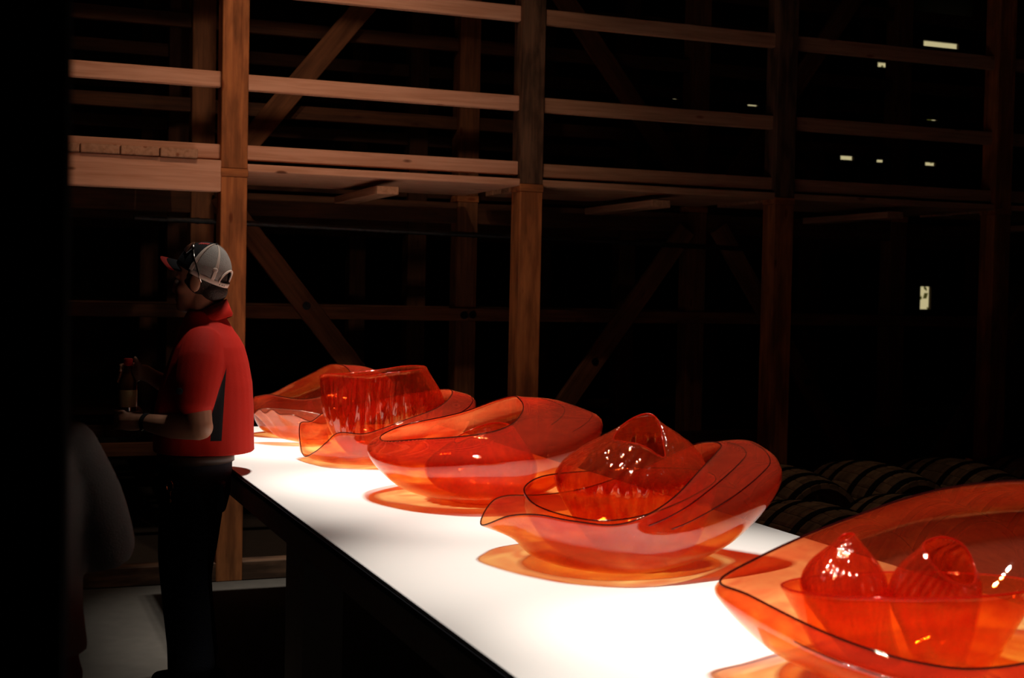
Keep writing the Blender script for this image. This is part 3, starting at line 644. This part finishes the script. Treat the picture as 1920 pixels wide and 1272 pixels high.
def person_man():
    rz = math.radians(161.3); loc = (0.808, 5.42, 0.0)
    t = empty('person', loc, 'man in red polo shirt and grey mesh cap, holding a bottle beside the table', 'person', rz=rz)
    turn = math.radians(-12); hc = (0.005, 0.0); HZ = 1.655
    bc = (0.262, 0.055)                                       # bottle axis
    mb = MB(); head_shapes(mb, HZ, turn)
    mb.limb([(-0.045, 0, 1.38), (-0.03, 0, 1.48), (-0.015, 0, 1.58)], [0.075, 0.062, 0.062])
    mb.loft([(-0.01, 0, z, a, b) for z, a, b in ((0.80, 0.11, 0.14), (0.95, 0.12, 0.15), (1.1, 0.125, 0.155), (1.25, 0.12, 0.165), (1.38, 0.09, 0.16), (1.44, 0.06, 0.09))])
    # left arm, nearest the walkway: sleeve, bare forearm, hand under the bottle
    mb.limb([(-0.045, 0.17, 1.40), (-0.035, 0.235, 1.25), (-0.055, 0.262, 1.105)], [0.060, 0.056, 0.048])
    mb.limb([(-0.055, 0.262, 1.105), (0.06, 0.21, 1.100), (0.185, 0.125, 1.108)], [0.050, 0.046, 0.031])
    mb.limb([(0.185, 0.125, 1.108), (0.225, 0.110, 1.105), (0.262, 0.103, 1.105)], [0.031, 0.034, 0.026])
    mb.limb(arc(bc, 0.047, 150, 70, 1.125, 1.120, 4), [0.022, 0.022, 0.020, 0.014]); mb.limb(arc(bc, 0.047, 150, 70, 1.09, 1.09, 4), [0.022, 0.022, 0.020, 0.014])
    for i, (z, a1) in enumerate(((1.142, -62), (1.122, -72), (1.102, -66), (1.083, -48))):
        mb.limb(arc(bc, 0.0455, 82, a1, z, z-0.004, 5), [0.0105, 0.010, 0.0095, 0.009, 0.0078], 10, 3)
    mb.limb(arc(bc, 0.046, 165, 235, 1.125, 1.155, 4), [0.014, 0.012, 0.0105, 0.009], 10, 3)
    # right arm behind: hand closed round the neck of the bottle
    mb.limb([(-0.045, -0.17, 1.40), (-0.03, -0.24, 1.25), (-0.02, -0.255, 1.13)], [0.060, 0.055, 0.048])
    mb.limb([(-0.02, -0.255, 1.13), (0.09, -0.13, 1.20), (0.185, -0.015, 1.275)], [0.049, 0.044, 0.030])
    mb.limb([(0.185, -0.015, 1.275), (0.212, 0.012, 1.292), (0.225, 0.03, 1.295)], [0.030, 0.033, 0.026])
    for i, (z, r, a1) in enumerate(((1.322, 0.029, 385), (1.302, 0.031, 400), (1.282, 0.034, 395), (1.263, 0.038, 375))):
        mb.limb(arc(bc, r, 225, a1, z, z-0.003, 6), [0.0105, 0.0105, 0.010, 0.0095, 0.009, 0.0078], 10, 3)
    mb.limb([(0.215, 0.035, 1.30), (0.225, 0.048, 1.325), (0.236, 0.053, 1.349)], [0.014, 0.0115, 0.009], 10, 3)
    for q in (-1, 1): mb.limb([(0.02, q*0.09, 0.86), (0.03, q*0.10, 0.48), (0.0, q*0.105, 0.08)], [0.07, 0.05, 0.04])
    mb.organic('body', M['skin'], t, 0.0052, 4)
    rot = Matrix.Rotation(turn, 3, 'Z')
    for q in (-1, 1):
        p = rot @ Vector((0.078, q*0.031, 0)); e = MB(); e.ell((p.x, p.y, HZ-0.002), (0.012, 0.012, 0.010)); e.build('eye', M['eye'], t, True)
    # hair under the cap
    mb = MB(); mb.ell(rot @ Vector((-0.018, 0, 0))+Vector((0, 0, HZ+0.025)), (0.094, 0.082, 0.098), rot)
    mb.ell(rot @ Vector((-0.060, 0, 0))+Vector((0, 0, HZ-0.035)), (0.052, 0.066, 0.050), rot)
    mb.organic('hair', M['hair'], t, 0.006, 3)
    # shirt with short sleeves
    mb = MB(); px = lambda b, f: ((390-(b+f)/2)/472/0.985, (b-f)/2/472/0.985)
    ringz = [(0.985, 493, 312, .205), (1.0, 492, 312, .206), (1.05, 491, 312, .207), (1.15, 490, 314, .208), (1.25, 487, 324, .210), (1.34, 479, 338, .208), (1.40, 471, 347, .192), (1.435, 462, 353, .165), (1.465, 452, 356, .135), (1.49, 445, 360, .110), (1.515, 438, 364, .092), (1.54, 432, 370, .078)]
    mb.loft([(px(b, f)[0], 0, z, px(b, f)[1], w, 2.3) for z, b, f, w in ringz])
    for q in (-1, 1):
        mb.limb([(-0.04, q*0.150, 1.405), (-0.042, q*0.200, 1.345), (-0.035, q*0.236, 1.255), (-0.035, q*0.248, 1.215)], [0.078, 0.088, 0.085, 0.078], 18)
    sh = mb.organic('polo_shirt', M['polo_panelled'], t, 0.007, 6)
    mb = MB(); n = 40                                           # stand-and-fall collar
    def cring(r, a, z, dz): return [(-0.028+r*a*math.cos(2*math.pi*j/n), r*math.sin(2*math.pi*j/n), z-dz*math.cos(2*math.pi*j/n)) for j in range(n)]
    rows = [cring(0.070, 1.05, 1.475, 0.035), cring(0.070, 1.05, 1.535, 0.045), cring(0.075, 1.05, 1.543, 0.045), cring(0.098, 1.05, 1.490, 0.040), cring(0.095, 1.05, 1.482, 0.038)]
    mb.add([p for r in rows for p in r], [(i*n+j, i*n+(j+1) % n, (i+1)*n+(j+1) % n, (i+1)*n+j) for i in range(4) for j in range(n)])
    mb.build('collar', M['polo'], t, True)
    mb = MB(); mb.ell((0.012, 0.318, 1.243), (0.013, 0.004, 0.013)); mb.build('sleeve_emblem', M['black_cloth'], t, True)
    # trousers, belt, shoes
    mb = MB()
    mb.loft([(0.015, 0, 0.74, 0.125, 0.165), (0.010, 0, 0.82, 0.140, 0.178), (0.008, 0, 0.90, 0.142, 0.180), (0.006, 0, 0.99, 0.142, 0.178)])
    for q in (-1, 1):
        mb.limb([(0.015, q*0.085, 0.80), (0.030, q*0.098, 0.62), (0.035 - 0.012*q, q*0.104, 0.46), (0.014-0.012*q, q*0.107, 0.25), (0.005-0.012*q, q*0.110, 0.15)], [0.112, 0.100, 0.092, 0.088, 0.092], 18)
    mb.organic('trousers', M['denim'], t, 0.009, 4)
    mb = MB(); n = 40; rows = []
    for (r, z) in ((0.0, 0.945), (0.006, 0.947), (0.006, 0.978), (0.0, 0.98)):
        rows.append([(0.006+(0.143+r)*math.cos(2*math.pi*j/n), (0.182+r)*math.sin(2*math.pi*j/n), z) for j in range(n)])
    mb.add([p for r in rows for p in r], [(i*n+j, i*n+(j+1) % n, (i+1)*n+(j+1) % n, (i+1)*n+j) for i in range(3) for j in range(n)])
    mb.build('belt', M['leather'], t, True)
    for q in (-1, 1):
        mb = MB(); mb.limb([(-0.075-0.01*q, q*0.11, 0.045), (0.03, q*0.115, 0.045), (0.165, q*0.125, 0.034)], [0.043, 0.045, 0.034], 16)
        mb.limb([(-0.02, q*0.11, 0.10), (-0.02, q*0.11, 0.05)], [0.048, 0.05]); sh_ = mb.organic('shoe', M['black_cloth'], t, 0.008, 3)
        for v in sh_.data.vertices: v.co.z = max(v.co.z, 0.001)
    # clip on the pocket, pouch at the back, wrist watch
    mb = MB(); mb.tube([(0.070+0.012*math.cos(a*0.7), 0.186, 0.868+0.022*math.sin(a*0.7)) for a in range(9)], 0.0022, 6, True); mb.tube([(0.068, 0.187, 0.845), (0.066, 0.189, 0.815)], 0.0025, 6)
    mb.ell((0.066, 0.189, 0.812), (0.006, 0.004, 0.006)); mb.build('key_clip', plain('brass', (0.8, 0.5, 0.2), 0.25, 1.0), t)
    me = bevel_box_mesh('pouch', 0.03, 0.075, 0.12, 0.008); o = link('belt_pouch', me, M['black_cloth'], t); o.location = (-0.112, 0.118, 0.82)
    a, b = Vector((0.06, 0.21, 1.100)), Vector((0.185, 0.125, 1.108)); d = (b-a).normalized(); c = b-d*0.022
    mb = MB(); mb.tube([c-d*0.011, c+d*0.011], 0.0365, 24); w = mb.build('watch_strap', M['black_cloth'], t)
    mb = MB(); mb.ell(c+Vector((0.016, 0.022, -0.024)), (0.010, 0.006, 0.006)); mb.build('watch_buckle', M['steel'], t, True)
    return t, rot, HZ, bc
man, hrot, HZ, bc = person_man()
man_m = Matrix.Translation((0.808, 5.42, 0.0)) @ Matrix.Rotation(math.radians(161.3), 4, 'Z')
def on_man(name, label, cat):
    o = empty(name, (0, 0, 0), label, cat); o.matrix_world = man_m; o.location = man_m.translation; o.rotation_euler = man_m.to_euler(); return o
def cap():
    """trucker cap: dark front, grey mesh back with tape seams, arched opening over the strap, red-tipped bill"""
    t = empty('cap', (0, 0, 0), None, None); t.parent = man
    t.location = (0, 0, 0)
    C = Vector((-0.012, 0, HZ+0.033)); RX, RY, RZ_ = 0.110, 0.092, 0.124
    pit = math.radians(-26)                                      # sits lower at the back
    rp = hrot @ Matrix.Rotation(pit, 3, 'Y')
    def P(az, el, k=1.0): return rp @ Vector((RX*k*math.cos(el)*math.cos(az), RY*k*math.cos(el)*math.sin(az), RZ_*k*math.sin(el)))+C
    def patch(name, a0, a1, e0, e1, mat, k=1.0, na=24, ne=12, hole=None, th=0.002):
        v, f = [], []
        for i in range(ne+1):
            for j in range(na+1): v.append(P(a0+(a1-a0)*j/na, e0+(e1-e0)*i/ne, k))
        for i in range(ne):
            for j in range(na):
                az = a0+(a1-a0)*(j+.5)/na; el = e0+(e1-e0)*(i+.5)/ne
                if hole and hole(az, el): continue
                q = i*(na+1)+j; f.append((q, q+1, q+na+2, q+na+1))
        o = link(name, mesh(name, v, f), mat, t, True); s = o.modifiers.new('thickness', 'SOLIDIFY'); s.thickness = th; s.offset = 1
        return o
    D = math.radians
    hole = lambda az, el: ((az-math.pi)/D(33))**2+((el-D(1))/D(25))**2 < 1 and el > D(1)
    patch('front_panel', D(-82), D(82), D(-2), D(90), M['black_cloth'])
    patch('mesh_panel', D(82), D(278), D(-2), D(90), M['cap_mesh'], na=60, ne=30, hole=hole)
    for az in (82, 130, 230, 278):
        patch('seam_tape', D(az-4.0), D(az+4.0), D(2), D(86), M['cap_seam'], 1.022, 4, 16)
    patch('sweat_band', D(82), D(278), D(-4), D(4), M['cap_seam'], 1.02, 40, 2)
    mb = MB(); mb.tube([P(math.pi+D(34)*math.cos(a), D(2)+D(26)*math.sin(a), 1.02) for a in [math.pi*i/20 for i in range(21)]], 0.0045, 6); mb.build('arch_tape', M['cap_seam'], t, True)
    for (az, el) in ((150, -0.5), (157, -0.5), (164, -0.5)):
        mb = MB(); mb.ell(P(D(az), D(el), 1.05), (0.002, 0.002, 0.002), None, 8, 6); mb.build('snap', M['leather'], t)
    mb = MB(); mb.ell(P(0, D(89.5), 1.02), (0.008, 0.008, 0.005)); mb.build('button', M['black_cloth'], t, True)
    mb = MB(); mb.ell(P(D(128), D(20), 1.0), (0.013, 0.006, 0.011)); mb.build('side_emblem', M['cap_seam'], t, True)
    # bill: curved plate, black with red tip
    def bill(name, s0, s1, mat):
        v, f = [], []; na, ns = 18, 8
        for i in range(ns+1):
            s = s0+(s1-s0)*i/ns
            for j in range(na+1):
                a = D(-62)+D(124)*j/na
                x = RX*math.cos(a)*0.98+s*0.075*math.cos(a)**0.5; y = RY*math.sin(a)*(1-0.10*s); z = -0.002-0.018*s-0.022*math.sin(a)**2
                v.append(rp @ Vector((x, y, z))+C)
        for i in range(ns):
            for j in range(na): q = i*(na+1)+j; f.append((q, q+1, q+na+2, q+na+1))
        o = link(name, mesh(name, v, f), mat, t, True); s = o.modifiers.new('thickness', 'SOLIDIFY'); s.thickness = 0.005; s.offset = 0
    bill('bill', 0.0, 0.62, M['black_cloth']); bill('bill_tip', 0.62, 1.0, M['cap_red'])
    mb = MB()
    for i in range(5): mb.tube([P(D(42+6*i), D(52+3*i), 1.012), P(D(36+6*i), D(60+3*i), 1.012)], 0.003, 5)
    mb.build('front_stitching', M['cap_red'], t)
    return C, P
capC, capP = cap()
def sunglasses():
    g = on_man('sunglasses', 'wrap sunglasses with shiny frame pushed up on the grey cap', 'sunglasses'); D = math.radians
    dark = plain('dark_lens', (0.02, 0.01, 0.01), 0.08, spec=0.9)
    mb = MB(); mb.tube([capP(D(a), D(e), 1.06) for a, e in ((-60, 34), (-40, 42), (-15, 45), (0, 43), (15, 45), (40, 42), (60, 34))], 0.004, 8); mb.build('frame', M['steel'], g, True)
    for q in (-1, 1):
        v = [capP(D(q*a), D(e), 1.075) for a, e in ((6, 42), (30, 43), (54, 35), (52, 22), (30, 24), (10, 30))]
        o = link('lens', mesh('lens', v, [tuple(range(6))]), dark, g); s = o.modifiers.new('t', 'SOLIDIFY'); s.thickness = 0.002
        mb = MB(); mb.tube([capP(D(q*a), D(e), k) for a, e, k in ((60, 34, 1.07), (80, 20, 1.06), (100, 3, 1.06), (112, -9, 1.06))], [0.0035, 0.003, 0.0026, 0.0026], 8); mb.build('temple', M['steel'], g, True)
sunglasses()
def bottle():
    b = on_man('drink_bottle', 'small amber bottle with red cap and tan label held in both hands', 'bottle')
    cx, cy, z0 = bc[0], bc[1], 1.098
    def lathe(name, prof, mat, n=32):
        v, f = [], []
        for r, z in prof:
            for j in range(n): v.append((cx+r*math.cos(2*math.pi*j/n), cy+r*math.sin(2*math.pi*j/n), z0+z))
        for i in range(len(prof)-1):
            for j in range(n): f.append((i*n+j, i*n+(j+1) % n, (i+1)*n+(j+1) % n, (i+1)*n+j))
        f.append(tuple(range(n))[::-1]); f.append(tuple((len(prof)-1)*n+j for j in range(n)))
        return link(name, mesh(name, v, f), mat, b, True)
    lathe('bottle_glass', [(0.028, 0), (0.0335, 0.004), (0.0345, 0.02), (0.0345, 0.145), (0.031, 0.165), (0.020, 0.185), (0.0145, 0.20), (0.0145, 0.225)], plain('amber_bottle_glass', (0.10, 0.035, 0.01), 0.06, spec=0.8))
    lathe('bottle_cap', [(0.0172, 0.222), (0.0175, 0.226), (0.0175, 0.248), (0.015, 0.251)], M['cap_red'])
    lathe('paper_label', [(0.0348, 0.062), (0.0351, 0.0625), (0.0351, 0.128), (0.0348, 0.1285)], plain('tan_label', (0.45, 0.30, 0.13), 0.6, vary=0.3, bscale=45))
    a = [math.radians(20+8*i) for i in range(6)]
    v = [(cx+0.0354*math.cos(q), cy+0.0354*math.sin(q), z0+z) for z in (0.048, 0.060) for q in a]
    link('red_mark', mesh('red_mark', v, [(i, i+1, i+7, i+6) for i in range(5)]), M['cap_red'], b)  # short red strip on the glass just below the paper label
bottle()

def person_dim():
    t = empty('person', (0.055, 3.20, 0.0), 'person in grey long-sleeved top with bent arm, standing in the dark by the black post', 'person', rz=math.radians(112))
    mb = MB(); head_shapes(mb, 1.475, 0.2, 0.95)
    mb.limb([(-0.03, 0, 1.24), (-0.02, 0, 1.33), (-0.01, 0, 1.41)], [0.06, 0.052, 0.052])
    mb.loft([(0, 0, z, a, b) for z, a, b in ((0.72, 0.10, 0.14), (0.9, 0.10, 0.13), (1.1, 0.10, 0.14), (1.22, 0.08, 0.14), (1.29, 0.05, 0.08))])
    for q in (-1, 1):
        ax = (-0.07, q*0.222, 1.03)
        mb.limb([(-0.02, q*0.150, 1.26), (-0.05, q*0.200, 1.14), ax], [0.045, 0.042, 0.036]); mb.limb([ax, (0.06, q*0.17, 1.00), (0.19, q*0.07, 1.03)], [0.036, 0.034, 0.024])
        mb.limb([(0.19, q*0.07, 1.03), (0.235, q*0.045, 1.04)], [0.026, 0.028])
        for i in range(4): mb.limb([(0.245, q*0.045, 1.068-0.018*i), (0.278, q*0.022, 1.066-0.018*i), (0.288, q*-0.004, 1.062-0.017*i)], [0.0095, 0.009, 0.0075], 10, 3)
        mb.limb([(0.22, q*0.04, 1.065), (0.245, q*0.018, 1.082), (0.262, q*0.004, 1.088)], [0.011, 0.010, 0.008], 10, 3)
        mb.limb([(0, q*0.085, 0.78), (0.01, q*0.09, 0.42), (-0.01, q*0.09, 0.07)], [0.07, 0.05, 0.036])
    mb.organic('body', M['skin'], t, 0.006, 3)
    mb = MB(); mb.ell((-0.02, 0, 1.515), (0.102, 0.088, 0.100)); mb.limb([(-0.07, 0, 1.50), (-0.085, 0, 1.40), (-0.085, 0, 1.30)], [0.06, 0.055, 0.03]); mb.organic('hair', M['hair'], t, 0.007, 3)
    mb = MB(); mb.loft([(-0.005, 0, z, a, b, 2.2) for z, a, b in ((0.80, 0.135, 0.185), (0.9, 0.128, 0.172), (1.05, 0.125, 0.172), (1.18, 0.118, 0.18), (1.25, 0.10, 0.165), (1.30, 0.075, 0.115), (1.33, 0.06, 0.07))])
    for q in (-1, 1):
        mb.limb([(-0.02, q*0.145, 1.262), (-0.05, q*0.196, 1.15), (-0.075, q*0.222, 1.04)], [0.060, 0.056, 0.052], 16); mb.limb([(-0.07, q*0.220, 1.03), (0.05, q*0.17, 1.00), (0.15, q*0.10, 1.02)], [0.053, 0.049, 0.040], 16)
    mb.organic('long_sleeved_top', M['grey_shirt'], t, 0.009, 4)
    mb = MB(); mb.loft([(0, 0, 0.70, 0.12, 0.165), (0, 0, 0.84, 0.125, 0.172)])
    for q in (-1, 1): mb.limb([(0, q*0.085, 0.74), (0.015, q*0.09, 0.44), (-0.005, q*0.092, 0.12)], [0.095, 0.078, 0.07], 16)
    mb.organic('trousers', M['maroon'], t, 0.009, 4)
    for q in (-1, 1):
        mb = MB(); mb.limb([(-0.06, q*0.09, 0.04), (0.04, q*0.095, 0.04), (0.14, q*0.10, 0.032)], [0.038, 0.04, 0.031], 16); s = mb.organic('shoe', M['black_cloth'], t, 0.008, 3)
        for v in s.data.vertices: v.co.z = max(v.co.z, 0.001)
person_dim()
